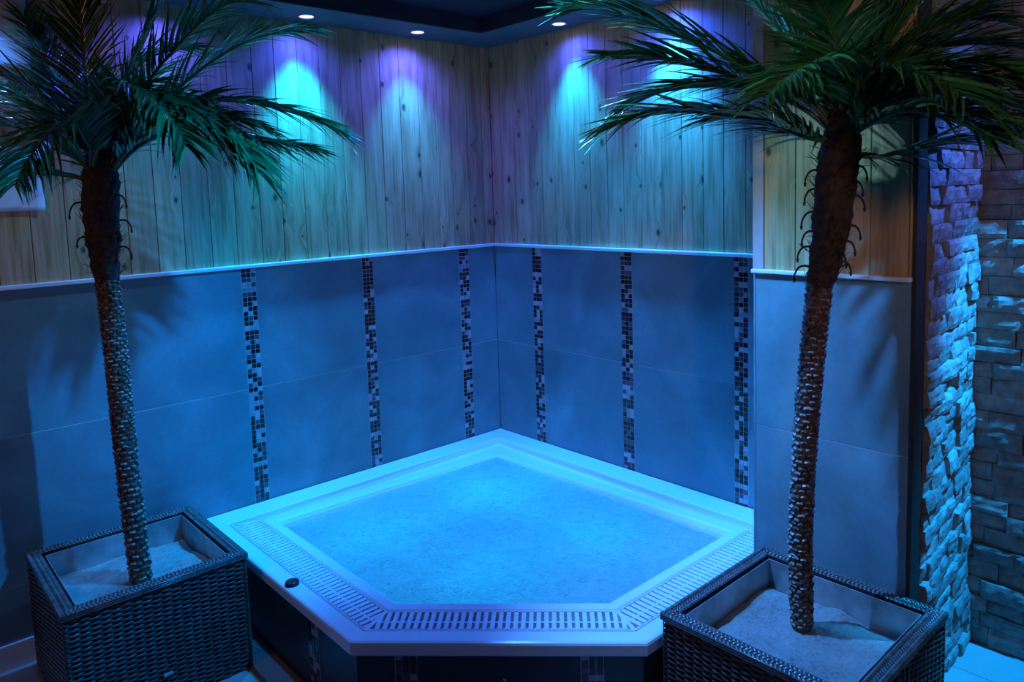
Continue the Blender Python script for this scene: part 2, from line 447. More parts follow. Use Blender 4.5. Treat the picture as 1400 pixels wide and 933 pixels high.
# ceiling with its dropped border
mb = MB(); mb.box((-4.2, -5.2, CEIL), (1.2, .25, CEIL+.1)); ceil = struct(mb.build('ceiling', M['ceiling']))
SD = .297
mb = MB(); mb.box((-4.0, -SD, SOFFIT), (0, .0, CEIL-.002)); mb.box((-SD, -2.03, SOFFIT), (0, -SD, CEIL-.002))
sf = mb.build('border_soffit', M['soffit'], ceil)
mb = MB(); mb.box((-4.0, -SD-.004, SOFFIT+.002), (-SD-.004, -SD, CEIL-.001)); mb.box((-SD-.004, -2.03, SOFFIT+.002), (-SD, -SD, CEIL-.001))
mb.build('border_fascia', M['ceiling'], ceil)

# ------------------------------------------------------------------ lamps
def spot(name, loc, target, color, power, size, blend, radius=.02):
    l = bpy.data.lights.new(name, 'SPOT'); l.color = color; l.energy = power; l.spot_size = math.radians(size); l.spot_blend = blend; l.shadow_soft_size = radius
    o = bpy.data.objects.new(name, l); COL.objects.link(o); o.location = loc
    o.rotation_euler = (Vector(target)-Vector(loc)).to_track_quat('-Z', 'Y').to_euler(); return o
def area(name, loc, target, color, power, size, spread=180):
    l = bpy.data.lights.new(name, 'AREA'); l.color = color; l.energy = power; l.size = size; l.shape = 'DISK'; l.spread = math.radians(spread)
    o = bpy.data.objects.new(name, l); COL.objects.link(o); o.location = loc
    o.rotation_euler = (Vector(target)-Vector(loc)).to_track_quat('-Z', 'Y').to_euler(); return o

def downlight(x, y, label, wall, cyan, violet, ccol, vcol):
    z = SOFFIT
    t = empty('recessed_downlight', (x, y, z)); tag(t, label, 'ceiling light', 'recessed downlights in the ceiling border')
    mb = MB(); mb.lathe([(.046, -.0005), (.046, -.004), (.042, -.006), (.034, -.005), (.031, -.0015), (.031, -.0005)], (x, y, z), 36)
    mb.build('trim_ring', M['chrome'], t)
    mb = MB(); mb.lathe([(.0001, -.0022), (.02, -.0022), (.0305, -.0022), (.0305, -.0006)], (x, y, z), 36)
    mb.build('lens', M['lens'], t)
    wx, wy = wall
    spot('downlight_cyan_beam', (x, y, z-.012), (x+wx*.10, y+wy*.10, z-1), ccol, cyan, 66, 1.0, .03)
    spot('downlight_violet_beam', (x, y, z-.012), (x+wx*.03, y+wy*.03, z-1), vcol, violet, 150, 1.0, .015)
    return t
M['lens'] = emitter('downlight_lens', (.55, .62, 1.0), 9.0)
CY = (.008, .28, 1.0); VI = (.025, .06, 1.0)
downlight(-1.234, -.134, 'round recessed downlight above the palm frond tip by the wood wall', (0, 1), 250, 26, (.005, .40, 1), VI)
downlight(-.607, -.145, 'round recessed downlight over the second mosaic strip, nearer the room corner on its wall', (0, 1), 98, 34, (.02, .32, 1), (.05, .07, 1))
downlight(-.118, -.705, 'round recessed downlight partly behind a frond tip, first from the corner on the right wall', (1, 0), 165, 24, (.004, .30, 1), VI)
downlight(-.110, -1.345, 'round recessed downlight cut by the top edge of the photo above the right wall', (1, 0), 310, 46, (.012, .28, 1), (.012, .06, 1))
# ------------------------------------------------------------------ the hot tub
TL, TS, TR = 1.831, 1.339, 2.026
OUT = [(0, 0), (-TL, 0), (-TL, -TS), (-(TR-TS) - (TL-TS-(TL-TS)) , 0)]
TS2 = TL - (TR - TS)            # the front edge runs at 45 degrees
OUT = [Vector((0, 0)), Vector((-TL, 0)), Vector((-TL, -TS)), Vector((-TS2, -TR)), Vector((0, -TR))]
EDGE = ['w', 'f', 'f', 'f', 'w']   # edges 0-1 wall, 1-2 left, 2-3 front, 3-4 right, 4-0 wall
def inset(wo, fo):
    """the outline moved inward by wo along the walls and fo along the free edges"""
    lines = []
    for i in range(5):
        a, b = OUT[i], OUT[(i+1) % 5]; d = (b-a).normalized(); n = Vector((-d.y, d.x))
        c = Vector((-.9, -.95))
        if n.dot(c-a) < 0: n = -n
        lines.append((a + n*(wo if EDGE[i] == 'w' else fo), d))
    pts = []
    for i in range(5):
        p, d = lines[i-1]; q, e = lines[i]
        den = d.x*e.y - d.y*e.x; t = ((q-p).x*e.y - (q-p).y*e.x)/den
        pts.append(p + d*t)
    return pts
def zat(zw, zf): return [zw, zf, zf, zf, zf]
tub = empty('hot_tub', (-.95, -1.0, FLOOR))
tag(tub, 'five-sided white corner hot tub with slatted overflow channel and dark tiled base', 'hot tub')
rings = [(.004, .03, -.012, -.012), (.004, .004, -.012, -.012), (.004, 0, -.006, -.006), (.004, 0, .026, .026), (.004, .003, .033, .033), (.004, .010, .037, .037),
         (.128, .062, .040, .037), (.140, .068, .037, .035), (.146, .070, .026, .008), (.152, .072, .012, -.002), (.190, .196, .009, -.002), (.196, .199, .008, .030),
         (.202, .203, .007, .034), (.250, .240, .004, .033), (.262, .250, .002, .028), (.272, .258, -.008, .012), (.29, .27, -.05, -.05), (.42, .40, -.285, -.285), (.5, .5, -.295, -.295)]
vs = []; fs = []
for wo, fo, zw, zf in rings:
    for p, z in zip(inset(wo, fo), zat(zw, zf)): vs.append((p.x, p.y, z))
for r in range(len(rings)-1):
    for k in range(5):
        fs.append((r*5+k, r*5+(k+1) % 5, (r+1)*5+(k+1) % 5, (r+1)*5+k))
fs.append(tuple((len(rings)-1)*5+k for k in range(5)))
mb = MB(); mb.add(vs, fs); shell = mb.build('shell', M['acrylic'], tub)
bv = shell.modifiers.new('soft edges', 'BEVEL'); bv.width = .006; bv.segments = 2; bv.limit_method = 'ANGLE'; bv.angle_limit = math.radians(25)

# tiled base under the lip, with mosaic strips
sk = inset(.004, .028); mb = MB()
v = [(p.x, p.y, FLOOR) for p in sk] + [(p.x, p.y, -.014) for p in sk]
mb.add(v, [(k, (k+1) % 5, 5+(k+1) % 5, 5+k) for k in range(5)])
skirt = mb.build('tiled_base', M['skirt'], tub)
def panel_mosaic(mid, tang, nrm):
    mb = MB(); tang = Vector(tang).normalized(); nrm = Vector(nrm).normalized(); mid = Vector(mid)
    def quadbox(u0, u1, z0, z1, d0, d1, m):
        pts = []
        for d in (d0, d1):
            for (u, z) in ((u0, z0), (u1, z0), (u1, z1), (u0, z1)):
                pts.append(mid + tang*u + nrm*d + Vector((0, 0, z)))
        mb.add(pts, [(0,3,2,1),(4,5,6,7),(0,1,5,4),(1,2,6,5),(2,3,7,6),(3,0,4,7)], m)
    p = .024
    quadbox(-.038, .038, FLOOR+.001, -.015, -.001, .0015, 1)
    z = -.016
    while z - p > FLOOR:
        for k in (-1, 0, 1): quadbox(k*p*1.02-.0107, k*p*1.02+.0107, z-p+.0015, z-.0015, .0005, .004, 0)
        z -= p
    return mb
d45 = (1, -1, 0); n45 = (-1, -1, 0)
fa, fb = sk[2], sk[3]; fd = (fb-fa).length
for s in (.175, .825):
    c = fa.lerp(fb, s)
    panel_mosaic((c.x, c.y, 0), d45, n45).build('mosaic_strip', [M['mosaic'], M['mosaic_grout']], skirt)
panel_mosaic((sk[1].x, -1.02, 0), (0, -1, 0), (-1, 0, 0)).build('mosaic_strip', [M['mosaic'], M['mosaic_grout']], skirt)
mb = MB()
c = fa.lerp(fb, .52); nn = Vector((-1, -1, 0)).normalized()
mb.tube([Vector((c.x, c.y, -.108)) - nn*.002, Vector((c.x, c.y, -.108)) + nn*.006], .006, 14)
mb.build('base_button', M['chrome'], skirt)

# overflow grates: slats across the channel, a rib along it, mitred ends
def grate(i, j, flip):
    """grate along the free edge from outline corner i to j"""
    o_ = inset(.150, .074); i_ = inset(.190, .194)
    a, b, c, d = o_[i], o_[j], i_[j], i_[i]     # outer start, outer end, inner end, inner start
    ax = (b-a).normalized(); nx = Vector((-ax.y, ax.x))
    if nx.dot(d-a) < 0: nx = -nx
    W = (c-b).dot(nx); L0 = 0.0; L1 = (b-a).length
    s0 = (d-a).dot(ax); s1 = (c-a).dot(ax)
    mb = MB(); pitch = .0262; sw = .0150 if i == 2 else .0172
    z1 = .0335; z0 = .018
    def clipu(w): # limits along the axis at width w
        f = w/W; return s0*f, L1 + (s1-L1)*f
    u = -.2
    def prism(pts, za, zb):
        n = len(pts); vs = [(p.x, p.y, za) for p in pts] + [(p.x, p.y, zb) for p in pts]
        mb.add(vs, [tuple(range(n))[::-1], tuple(range(n, 2*n))] + [(k, (k+1) % n, n+(k+1) % n, n+k) for k in range(n)])
    def at(u, w): return a + ax*u + nx*w
    n = int((L1+.2)/pitch)
    for k in range(n+12):
        u = -.1 + k*pitch
        segs = []
        for uu in (u, u+sw):
            wlo, whi = .004, W-.004
            # keep where clip(u0) <= uu <= clip(u1)
            ws = [w for w in [wlo + (whi-wlo)*q/24 for q in range(25)] if clipu(w)[0]+.006 <= uu <= clipu(w)[1]-.006]
            segs.append((min(ws), max(ws)) if ws else None)
        if segs[0] is None or segs[1] is None: continue
        (p0, p1), (q0, q1) = segs
        if p1-p0 < .012 and q1-q0 < .012: continue
        prism([at(u, p0), at(u+sw, q0), at(u+sw, q1), at(u, p1)], z0, z1)
    for w0, w1, zt in ((.0, .007, z1), (W-.007, W, z1), (W*.40, W*.40+.007, z1-.001)):
        prism([at(clipu(w0)[0], w0), at(clipu(w0)[1], w0), at(clipu(w1)[1], w1), at(clipu(w1)[0], w1)], z0-.004, zt)
    for e in (0, 1):
        k = 1 if e == 0 else -1
        pts = [at(clipu(0)[e], 0), at(clipu(0)[e]+k*.008, 0), at(clipu(W)[e]+k*.008, W), at(clipu(W)[e], W)]
        prism(pts if e == 0 else pts[::-1], z0, z1-.0005)
    return mb.build('overflow_grate', M['grate'], tub)
grate(1, 2, 0); grate(2, 3, 0); grate(3, 4, 0)

mb = MB(); kx, ky = -1.797, -.850
mb.lathe([(.0265, -.001), (.0265, .008), (.0245, .013), (.019, .0155), (.012, .0145), (.0001, .014)], (kx, ky, .037), 32)
kn = mb.build('air_control_knob', M['black'], tub)

# water, level with the inner lip
wp = inset(.279, .266)
mb = MB(); STEP = .018
def inside(p):
    for i in range(5):
        a, b = wp[i], wp[(i+1) % 5]; d = (b-a).normalized(); n = Vector((-d.y, d.x))
        if n.dot(Vector((-.9, -.95))-a) < 0: n = -n
        if n.dot(p-a) < -1e-6: return False
    return True
bm = bmesh.new()
xs = [p.x for p in wp]; ys = [p.y for p in wp]
nx = int((max(xs)-min(xs))/STEP)+2; ny = int((max(ys)-min(ys))/STEP)+2
f = bm.faces.new([bm.verts.new((p.x, p.y, 0)) for p in wp])
for k in range(nx):
    x = min(xs) + k*STEP
    bmesh.ops.bisect_plane(bm, geom=bm.verts[:]+bm.edges[:]+bm.faces[:], plane_co=(x, 0, 0), plane_no=(1, 0, 0))
for k in range(ny):
    y = min(ys) + k*STEP
    bmesh.ops.bisect_plane(bm, geom=bm.verts[:]+bm.edges[:]+bm.faces[:], plane_co=(0, y, 0), plane_no=(0, 1, 0))
EDGES = []
for i in range(5):
    d = (wp[(i+1) % 5]-wp[i]).normalized(); EDGES.append((wp[i], Vector((-d.y, d.x))))
for v in bm.verts:
    q = Vector((v.co.x, v.co.y, 0))
    h = noise.noise(q*5)*.004 + noise.noise(q*12+Vector((3, 1, 5)))*.006 + noise.noise(q*27+Vector((9, 4, 2)))*.005
    ed = min((a-q.xy).dot(n_) if False else abs((q.xy-a).dot(n_)) for a, n_ in EDGES)
    v.co.z = -.004 + h*min(1, .25 + ed/.06)
bm.normal_update()
mb.from_bm(bm, 0, True)
water = mb.build('pool_water', M['water'])
tag(water, 'bubbling glowing blue water filling the corner hot tub', 'water', kind='stuff')
# ------------------------------------------------------------------ planters
PW_, PH = .625, .475
def wicker_faces(mb):
    """woven strands on the four sides: each strand passes over one stake and under the next"""
    h = PW_/2; ncol = 19; cw = PW_/ncol; rh = .0088; nrow = int((PH-.028)/rh)
    for side in range(4):
        a = side*math.pi/2; ca, sa = math.cos(a), math.sin(a)
        def P(u, d, z):
            x, y = u, -(h-.006+d)
            return (x*ca - y*sa, x*sa + y*ca, z)
        for r in range(nrow):
            z = .004 + r*rh; ns = ncol*4; vs = []; fs = []
            for i in range(ns+1):
                u = -h + PW_*i/ns
                w = math.cos(math.pi*(u+h)/cw + (math.pi if r % 2 else 0))
                d = .0045*w + .0005*noise.noise(Vector((u*30, r*3.1, side*7.)))
                if i in (0, ns): d = -.001
                for (zz, dd) in ((0.0004, -.0022), (rh*.5, .0016), (rh-.0004, -.0022)):
                    vs.append(P(u, d+dd, z+zz + .0007*noise.noise(Vector((u*9, r*1.7, side+3.)))))
            for i in range(ns):
                for j in range(2):
                    k = i*3+j; fs.append((k, k+3, k+4, k+1))
            mb.add(vs, fs, 0, True)
def rim_mesh():
    mb = MB(); h = PW_/2 + .003; wi = .047; z = PH - .026
    mb.v = []
    for side in range(4):
        a = side*math.pi/2; ca, sa = math.cos(a), math.sin(a)
        def P(u, d, zz):
            x, y = u, -h + d
            return (x*ca - y*sa, x*sa + y*ca, zz)
        # core of the rim, mitred
        core = [P(-h+.003, .003, z), P(h-.003, .003, z), P(h-wi, wi, z), P(-h+wi, wi, z), P(-h+.003, .003, z+.019), P(h-.003, .003, z+.019), P(h-wi, wi, z+.019), P(-h+wi, wi, z+.019)]
        mb.add(core, [(0,3,2,1),(4,5,6,7),(0,1,5,4),(1,2,6,5),(2,3,7,6),(3,0,4,7)], 1)
        n = 46; p = 2*h/n
        for lane in range(3):
            d0 = .001 + lane*wi/3; d1 = d0 + wi/3 - .001
            for k in range(-1, n+1):
                u0 = -h + k*p; sl = .012*(1 if lane % 2 else -1)
                vs = []
                for t in range(5):
                    f = t/4; d = d0 + (d1-d0)*f; u = u0 + sl*(f-.5)
                    zz = z + .0195 + .0042*math.sin(math.pi*f)
                    lim = h - d
                    for q, bz in ((.12, -.002), (.5, .0015), (.88, -.002)):
                        uu = max(-lim, min(lim, u+p*q))
                        vs.append(P(uu, d, zz+bz))
                mb.add(vs, [(t*3+j, t*3+j+1, (t+1)*3+j+1, (t+1)*3+j) for t in range(4) for j in range(2)], 0, True)
        # outer edge strands below the rim top
        for r in range(3):
            zr = z - .001 + r*.0072
            mb.tube([P(-h, .002, zr+.003), P(h, .002, zr+.003)], .004, 6)
    return mb
def make_planter(loc, label):
    t = empty('wicker_planter', loc); tag(t, label, 'planter', 'square wicker planters')
    h = PW_/2
    mb = MB(); wicker_faces(mb)
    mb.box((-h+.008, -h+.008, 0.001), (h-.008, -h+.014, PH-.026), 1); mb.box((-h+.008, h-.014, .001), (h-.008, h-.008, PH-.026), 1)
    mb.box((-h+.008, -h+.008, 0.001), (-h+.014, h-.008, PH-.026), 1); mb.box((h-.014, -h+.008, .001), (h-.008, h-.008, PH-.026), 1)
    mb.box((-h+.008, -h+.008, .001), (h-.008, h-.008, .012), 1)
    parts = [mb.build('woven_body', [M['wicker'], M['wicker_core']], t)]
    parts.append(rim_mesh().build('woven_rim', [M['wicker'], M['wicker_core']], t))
    # metal liner: thin walls with a folded edge
    mb = MB(); b = h - .053; top = PH-.014; th = .0035
    for sx, sy in ((1, 0), (-1, 0), (0, 1), (0, -1)):
        if sx: mb.box((sx*b, -b, .03), (sx*(b-th), b, top), 0, .0008)
        else: mb.box((-b+th, sy*b, .03), (b-th, sy*(b-th), top), 0, .0008)
    parts.append(mb.build('metal_liner', M['zinc'], t))
    mb = MB(); mb.box((-.016, -h-.0055, .116), (.016, -h-.001, .128), 0, .0015)
    parts.append(mb.build('maker_tag', M['tag'], t))
    for o in parts: o.matrix_parent_inverse = Matrix.Identity(4)
    return t
PLL = (-2.213, -.375, FLOOR); PLR = (-.806, -2.375, FLOOR)
pa = make_planter(PLL, 'dark square wicker planter standing against the left tiled wall beside the tub')
pb = pa.copy(); COL.objects.link(pb); pb.location = PLR
for ch in list(pa.children):
    if ch.name.startswith('maker_tag'): continue
    c = ch.copy(); COL.objects.link(c); c.parent = pb
tag(pb, 'dark square wicker planter in front of the tiled pillar, beside the stone wall', 'planter', 'square wicker planters')

def make_sand(loc, seed, stem, label):
    mb = MB(); h = PW_/2 - .0585; n = 60; vs = []; fs = []
    z0 = loc[2] + .372
    for j in range(n+1):
        for i in range(n+1):
            x = -h + 2*h*i/n; y = -h + 2*h*j/n
            q = Vector((x*6+seed, y*6, seed*1.3)); e = max(abs(x), abs(y))/h
            z = z0 + noise.noise(q)*.013 + noise.noise(q*3.1)*.006 + noise.noise(q*9)*.003 - .012*max(0, e-.7)/.3*(1+noise.noise(q*1.3)*1.6) 
            rr_ = math.hypot(loc[0]+x-stem[0], loc[1]+y-stem[1]); k = min(1, max(0, (rr_-.068)/.04)); z = z*k + (z0+.004)*(1-k)
            vs.append((loc[0]+x, loc[1]+y, z))
    for j in range(n):
        for i in range(n):
            k = j*(n+1)+i; fs.append((k, k+1, k+n+2, k+n+1))
    mb.add(vs, fs, 0, True)
    # solid down to the planter's bottom
    base = [(loc[0]-h, loc[1]-h, loc[2]+.06), (loc[0]+h, loc[1]-h, loc[2]+.06), (loc[0]+h, loc[1]+h, loc[2]+.06), (loc[0]-h, loc[1]+h, loc[2]+.06)]
    b = len(mb.v); mb.v.extend(base)
    edges = [[i for i in range(n+1)], [j*(n+1)+n for j in range(n+1)], [n*(n+1)+i for i in range(n, -1, -1)], [j*(n+1) for j in range(n, -1, -1)]]
    for s in range(4):
        mb.f.append(edges[s] + [b+(s+1) % 4, b+s]); mb.m.append(0); mb.smooth.append(False)
    mb.f.append([b+3, b+2, b+1, b]); mb.m.append(0); mb.smooth.append(False)
    o = mb.build('planter_sand', M['sand']); return tag(o, label, 'sand', kind='stuff')
make_sand(PLL, 2.0, (-2.213, -.428), 'pale sand filling the wicker planter against the left wall')
make_sand(PLR, 5.0, (-.746, -2.342), 'pale sand filling the wicker planter beside the stone wall')

# ------------------------------------------------------------------ artificial palms
def cat(pts, n):
    """smooth curve through the points"""
    P = [Vector(p) for p in pts]; P = [P[0]*2-P[1]] + P + [P[-1]*2-P[-2]]
    seg = len(P)-3; out = []
    for i in range(n+1):
        s = i/n*seg; k = min(int(s), seg-1); t = s-k
        a, b, c, d = P[k:k+4]
        out.append(.5*((2*b) + (c-a)*t + (2*a-5*b+4*c-d)*t*t + (3*b-a-3*c+d)*t*t*t))
    return out

def frond_mesh(pts, clamp, seed, leaf=.25, width=.0118, pairs=None, start=.16, lift=.18, droop=.05, ang0=54, ang1=26):
    rr = random.Random(seed); mb = MB(); n = 48
    C = cat(pts, 54)[:n+1]
    ln = sum((C[i+1]-C[i]).length for i in range(n))
    rad = [.0075*(1-i/n)**.8 + .0012 for i in range(n+1)]
    mb.tube([clamp(p) for p in C], rad, 6, 1)
    pairs = pairs or int(ln/.0140)
    for k in range(pairs):
        f = start + (1-start)*(k+.5)/pairs
        x = f*n; i = min(int(x), n-1); t = x-i
        p = C[i].lerp(C[i+1], t); T = (C[min(i+2, n)]-C[max(i-1, 0)]).normalized()
        up = Vector((0, 0, 1)); sd = T.cross(up)
        if sd.length < .25:
            sd = Vector((.742, -.669, 0)) - T*T.dot(Vector((.742, -.669, 0)))
        sd.normalize(); nu = sd.cross(T).normalized()
        g = (f-start)/(1-start)
        prof = (.55 + .45*min(1, g/.25)) * (1 if g < .55 else max(.42, 1-(g-.55)/.45*.58))
        ang = math.radians(ang0 + (ang1-ang0)*g)
        for s in (-1, 1):
            L = leaf*prof*rr.uniform(.85, 1.12); a = ang*rr.uniform(.85, 1.12)
            d = (T*math.cos(a) + sd*(s*math.sin(a)) + nu*(lift*rr.uniform(.4, 1.5))).normalized()
            dr = droop*rr.uniform(.3, 1.9)*L/.2
            cur = T*(rr.uniform(.0, .05)*L/.2)
            wn = (T*1.0 + nu*rr.uniform(-.38, .38)); wn = (wn - d*wn.dot(d)).normalized()
            nm = d.cross(wn).normalized()
            if nm.dot(nu) < 0: nm = -nm
            vs = []; ST = 6
            for q in range(ST+1):
                u = q/ST
                c = p + d*(L*u) + cur*(u*u) + Vector((0, 0, -dr*u*u))
                w = width*.5*(min(1, .35+u*3.2) if u < .3 else (1 - ((u-.3)/.7)**1.7))*rr.uniform(.96, 1.04) + .0003
                vs += [clamp(c - wn*w + nm*w*.45), clamp(c), clamp(c + wn*w + nm*w*.45)]
            fs = []
            for q in range(ST):
                for j in range(2):
                    b = q*3+j; fs.append((b, b+1, b+4, b+3))
            mb.add(vs, fs, 0, True)
    return mb

def trunk_mesh(curve, rad0, rad1, seed):
    rr = random.Random(seed); mb = MB(); n = 40
    C = cat(curve, n); rad = [rad0 + (rad1-rad0)*i/n for i in range(n+1)]
    mb.tube(C, rad, 16, 0)
    ln = sum((C[i+1]-C[i]).length for i in range(n)); rows = int(ln/.0175); per = 9
    for r in range(rows):
        f = (r+.3)/rows; x = f*n; i = min(int(x), n-1); p = C[i].lerp(C[i+1], x-i); rd = rad0+(rad1-rad0)*f
        for k in range(per):
            a = 2*math.pi*(k/per) + r*math.pi/per + rr.uniform(-.12, .12)
            e = Vector((math.cos(a), math.sin(a), 0)); tg = Vector((-math.sin(a), math.cos(a), 0)); z = Vector((0, 0, 1))
            w = rd*.30*rr.uniform(.75, 1.2); h = .020*rr.uniform(.8, 1.2); o = rr.uniform(.005, .0095)
            b = p + z*rr.uniform(-.004, .004); b.z = max(b.z, C[0].z + h*.5 + .002)
            v = [b + e*(rd-.003) - tg*w - z*h*.5, b + e*(rd-.003) + tg*w - z*h*.5,
                 b + e*(rd+o*.7) - tg*w*.95 + z*h*.25, b + e*(rd+o*1.05) + z*h*.42, b + e*(rd+o*.7) + tg*w*.95 + z*h*.25,
                 b + e*(rd-.003) - tg*w*.8 + z*h*.62, b + e*(rd-.003) + tg*w*.8 + z*h*.62, b + e*(rd+o*.6) - z*h*.1]
            mb.add(v, [(0, 1, 7), (0, 7, 2), (1, 4, 7), (2, 7, 3), (7, 4, 3)], 0)
            mb.add([v[2], v[3], v[4], v[5], v[6]], [(0, 1, 3), (1, 4, 3), (1, 2, 4)], 2 if rr.random() < .5 else 0)
    return mb

def fibre_mesh(curve, rads, seed):
    rr = random.Random(seed); mb = MB(); n = 44; m = 28; C = cat(curve, n); vs = []; fs = []
    for i, p in enumerate(C):
        f = i/n*(len(rads)-1); k = min(int(f), len(rads)-2); rd = rads[k] + (rads[k+1]-rads[k])*(f-k)
        for j in range(m):
            a = 2*math.pi*j/m; e = Vector((math.cos(a), math.sin(a), 0))
            q = Vector((math.cos(a)*3, math.sin(a)*3, i*.35+seed)); rz = rd*(1 + .13*noise.noise(q) + .10*noise.noise(q*2.6)) + .003*((i % 7)/7)
            vs.append(p + e*rz)
    for i in range(n):
        for j in range(m): fs.append((i*m+j, i*m+(j+1) % m, (i+1)*m+(j+1) % m, (i+1)*m+j))
    fs.append(tuple(n*m+j for j in range(m))); fs.append(tuple(range(m))[::-1])
    mb.add(vs, fs, 0, False)
    # loose fibres
    for _ in range(170):
        i = rr.randrange(2, n-1); a = rr.uniform(0, 6.28); e = Vector((math.cos(a), math.sin(a), 0))
        f = i/n*(len(rads)-1); k = min(int(f), len(rads)-2); rd = rads[k] + (rads[k+1]-rads[k])*(f-k)
        p = C[i] + e*rd*.95; d = (e*rr.uniform(.15, .7) + Vector((rr.uniform(-.5, .5), rr.uniform(-.5, .5), rr.uniform(.2, 1.2)))).normalized()*rr.uniform(.025, .06)
        mb.tube([p, p + d*.5 + e*.004, p + d + Vector((0, 0, -.006))], [.0014, .0011, .0005], 4, 0, False)
    return mb

def hook_mesh(p, ang, size, up):
    e = Vector((math.cos(ang), math.sin(ang), 0)); mb = MB(); p = Vector(p)
    pts = [p, p + e*size*.35 + Vector((0, 0, size*.25*up)), p + e*size*.75 + Vector((0, 0, size*.1*up)), p + e*size + Vector((0, 0, -size*.35)), p + e*size*1.04 + Vector((0, 0, -size*.75))]
    C = cat(pts, 12); mb.tube(C, [.0045-.0003*i*.6 for i in range(13)], 7, 0)
    mb.tube([C[-2], C[-1] + Vector((0, 0, -.006))], [.005, .0022], 7, 0)
    return mb

def make_palm(base, label, trunk_curve, fibre_curve, fibre_r, r0, r1, fronds, clamp, hooks, seed):
    t = empty('artificial_palm', base); tag(t, label, 'palm tree', 'artificial palms in the planters')
    trunk_mesh(trunk_curve, r0, r1, seed).build('trunk', [M['bark'], M['bark'], M['bark_tip']], t)
    fibre_mesh(fibre_curve, fibre_r, seed).build('fibre_crown', M['fibre'], t)
    for (p, a, s, u) in hooks: hook_mesh(p, a, s, u).build('dry_stalk', M['fibre'], t)
    for k, (pts, o) in enumerate(fronds):
        frond_mesh(pts, clamp, seed*100+k, **o).build('frond', [M['leaf'], M['rachis']], t)
    return t
def clampL(p):
    p = Vector(p)
    if p.y > -.03: p.y = -.03 - min(.004, (p.y+.03)*.02)
    return p
def clampR(p):
    p = Vector(p)
    if p.y > PY1-.05 and p.x > PX-.025: p.x = PX-.025
    elif p.x > .19: p.x = .19
    elif p.y > PY1-.06 and p.x > PX-.02: p.y = PY1-.06
    return p
FRONDS_L = [
    ([(-2.224, -0.42, 1.576), (-2.25, -0.391, 1.841), (-2.249, -0.393, 2.125), (-2.247, -0.41, 2.325)], {}),  # up
    ([(-2.224, -0.42, 1.576), (-2.137, -0.418, 1.91), (-2.032, -0.436, 2.144), (-1.94, -0.441, 2.343)], {}),  # upright1
    ([(-2.224, -0.42, 1.576), (-2.118, -0.491, 1.864), (-1.985, -0.6, 2.068), (-1.861, -0.713, 2.197), (-1.778, -0.806, 2.205)], {}),  # upright2
    ([(-2.224, -0.42, 1.576), (-2.11, -0.476, 1.747), (-1.966, -0.551, 1.932), (-1.781, -0.664, 2.079), (-1.622, -0.764, 2.128), (-1.526, -0.812, 2.129)], {}),  # right cyan
    ([(-2.224, -0.42, 1.576), (-2.112, -0.496, 1.798), (-1.948, -0.639, 1.862), (-1.773, -0.804, 1.838), (-1.642, -0.936, 1.776), (-1.555, -1.029, 1.711)], {}),  # right
    ([(-2.224, -0.42, 1.576), (-2.176, -0.487, 1.731), (-2.127, -0.57, 1.875), (-2.039, -0.716, 1.843), (-1.945, -0.882, 1.732), (-1.91, -0.998, 1.626), (-1.912, -1.084, 1.522)], {}),  # right arch
    ([(-2.224, -0.42, 1.576), (-2.121, -0.505, 1.704), (-1.98, -0.636, 1.772), (-1.83, -0.791, 1.717), (-1.72, -0.909, 1.685), (-1.649, -0.991, 1.66)], {}),  # right low
    ([(-2.224, -0.42, 1.576), (-2.147, -0.508, 1.704), (-2.043, -0.638, 1.78), (-1.946, -0.784, 1.719), (-1.898, -0.9, 1.586)], {}),  # right mid
    ([(-2.224, -0.42, 1.576), (-2.131, -0.507, 1.744), (-2.005, -0.644, 1.809), (-1.872, -0.805, 1.779), (-1.765, -0.949, 1.707)], {}),  # right mid2
    ([(-2.224, -0.42, 1.576), (-2.268, -0.415, 1.708), (-2.348, -0.396, 1.805), (-2.445, -0.369, 1.913), (-2.562, -0.336, 1.972)], {}),  # left arch
    ([(-2.224, -0.42, 1.576), (-2.29, -0.441, 1.641), (-2.389, -0.459, 1.715), (-2.514, -0.47, 1.767), (-2.637, -0.499, 1.752)], {}),  # left
    ([(-2.224, -0.42, 1.576), (-2.304, -0.383, 1.597), (-2.399, -0.346, 1.612), (-2.505, -0.309, 1.596), (-2.61, -0.279, 1.555)], {}),  # left low
    ([(-2.224, -0.42, 1.576), (-2.256, -0.322, 1.754), (-2.29, -0.208, 1.939), (-2.344, -0.067, 2.145), (-2.373, 0.05, 2.301)], {}),  # up left
    ([(-2.224, -0.42, 1.576), (-2.28, -0.47, 1.704), (-2.348, -0.552, 1.783), (-2.444, -0.643, 1.712), (-2.531, -0.76, 1.602), (-2.596, -0.904, 1.513)], {}),  # toward left
    ([(-2.224, -0.42, 1.576), (-2.229, -0.477, 1.782), (-2.194, -0.607, 1.896), (-2.152, -0.777, 1.854), (-2.126, -0.954, 1.72), (-2.143, -1.095, 1.608)], {}),  # toward
    ([(-2.224, -0.42, 1.576), (-2.27, -0.308, 1.688), (-2.326, -0.166, 1.833), (-2.409, 0.004, 1.943), (-2.503, 0.178, 1.972)], {}),  # back left
    ([(-2.224, -0.42, 1.576), (-2.18, -0.37, 1.766), (-2.082, -0.347, 1.991), (-1.948, -0.363, 2.084), (-1.792, -0.403, 2.093)], {}),  # back up
]
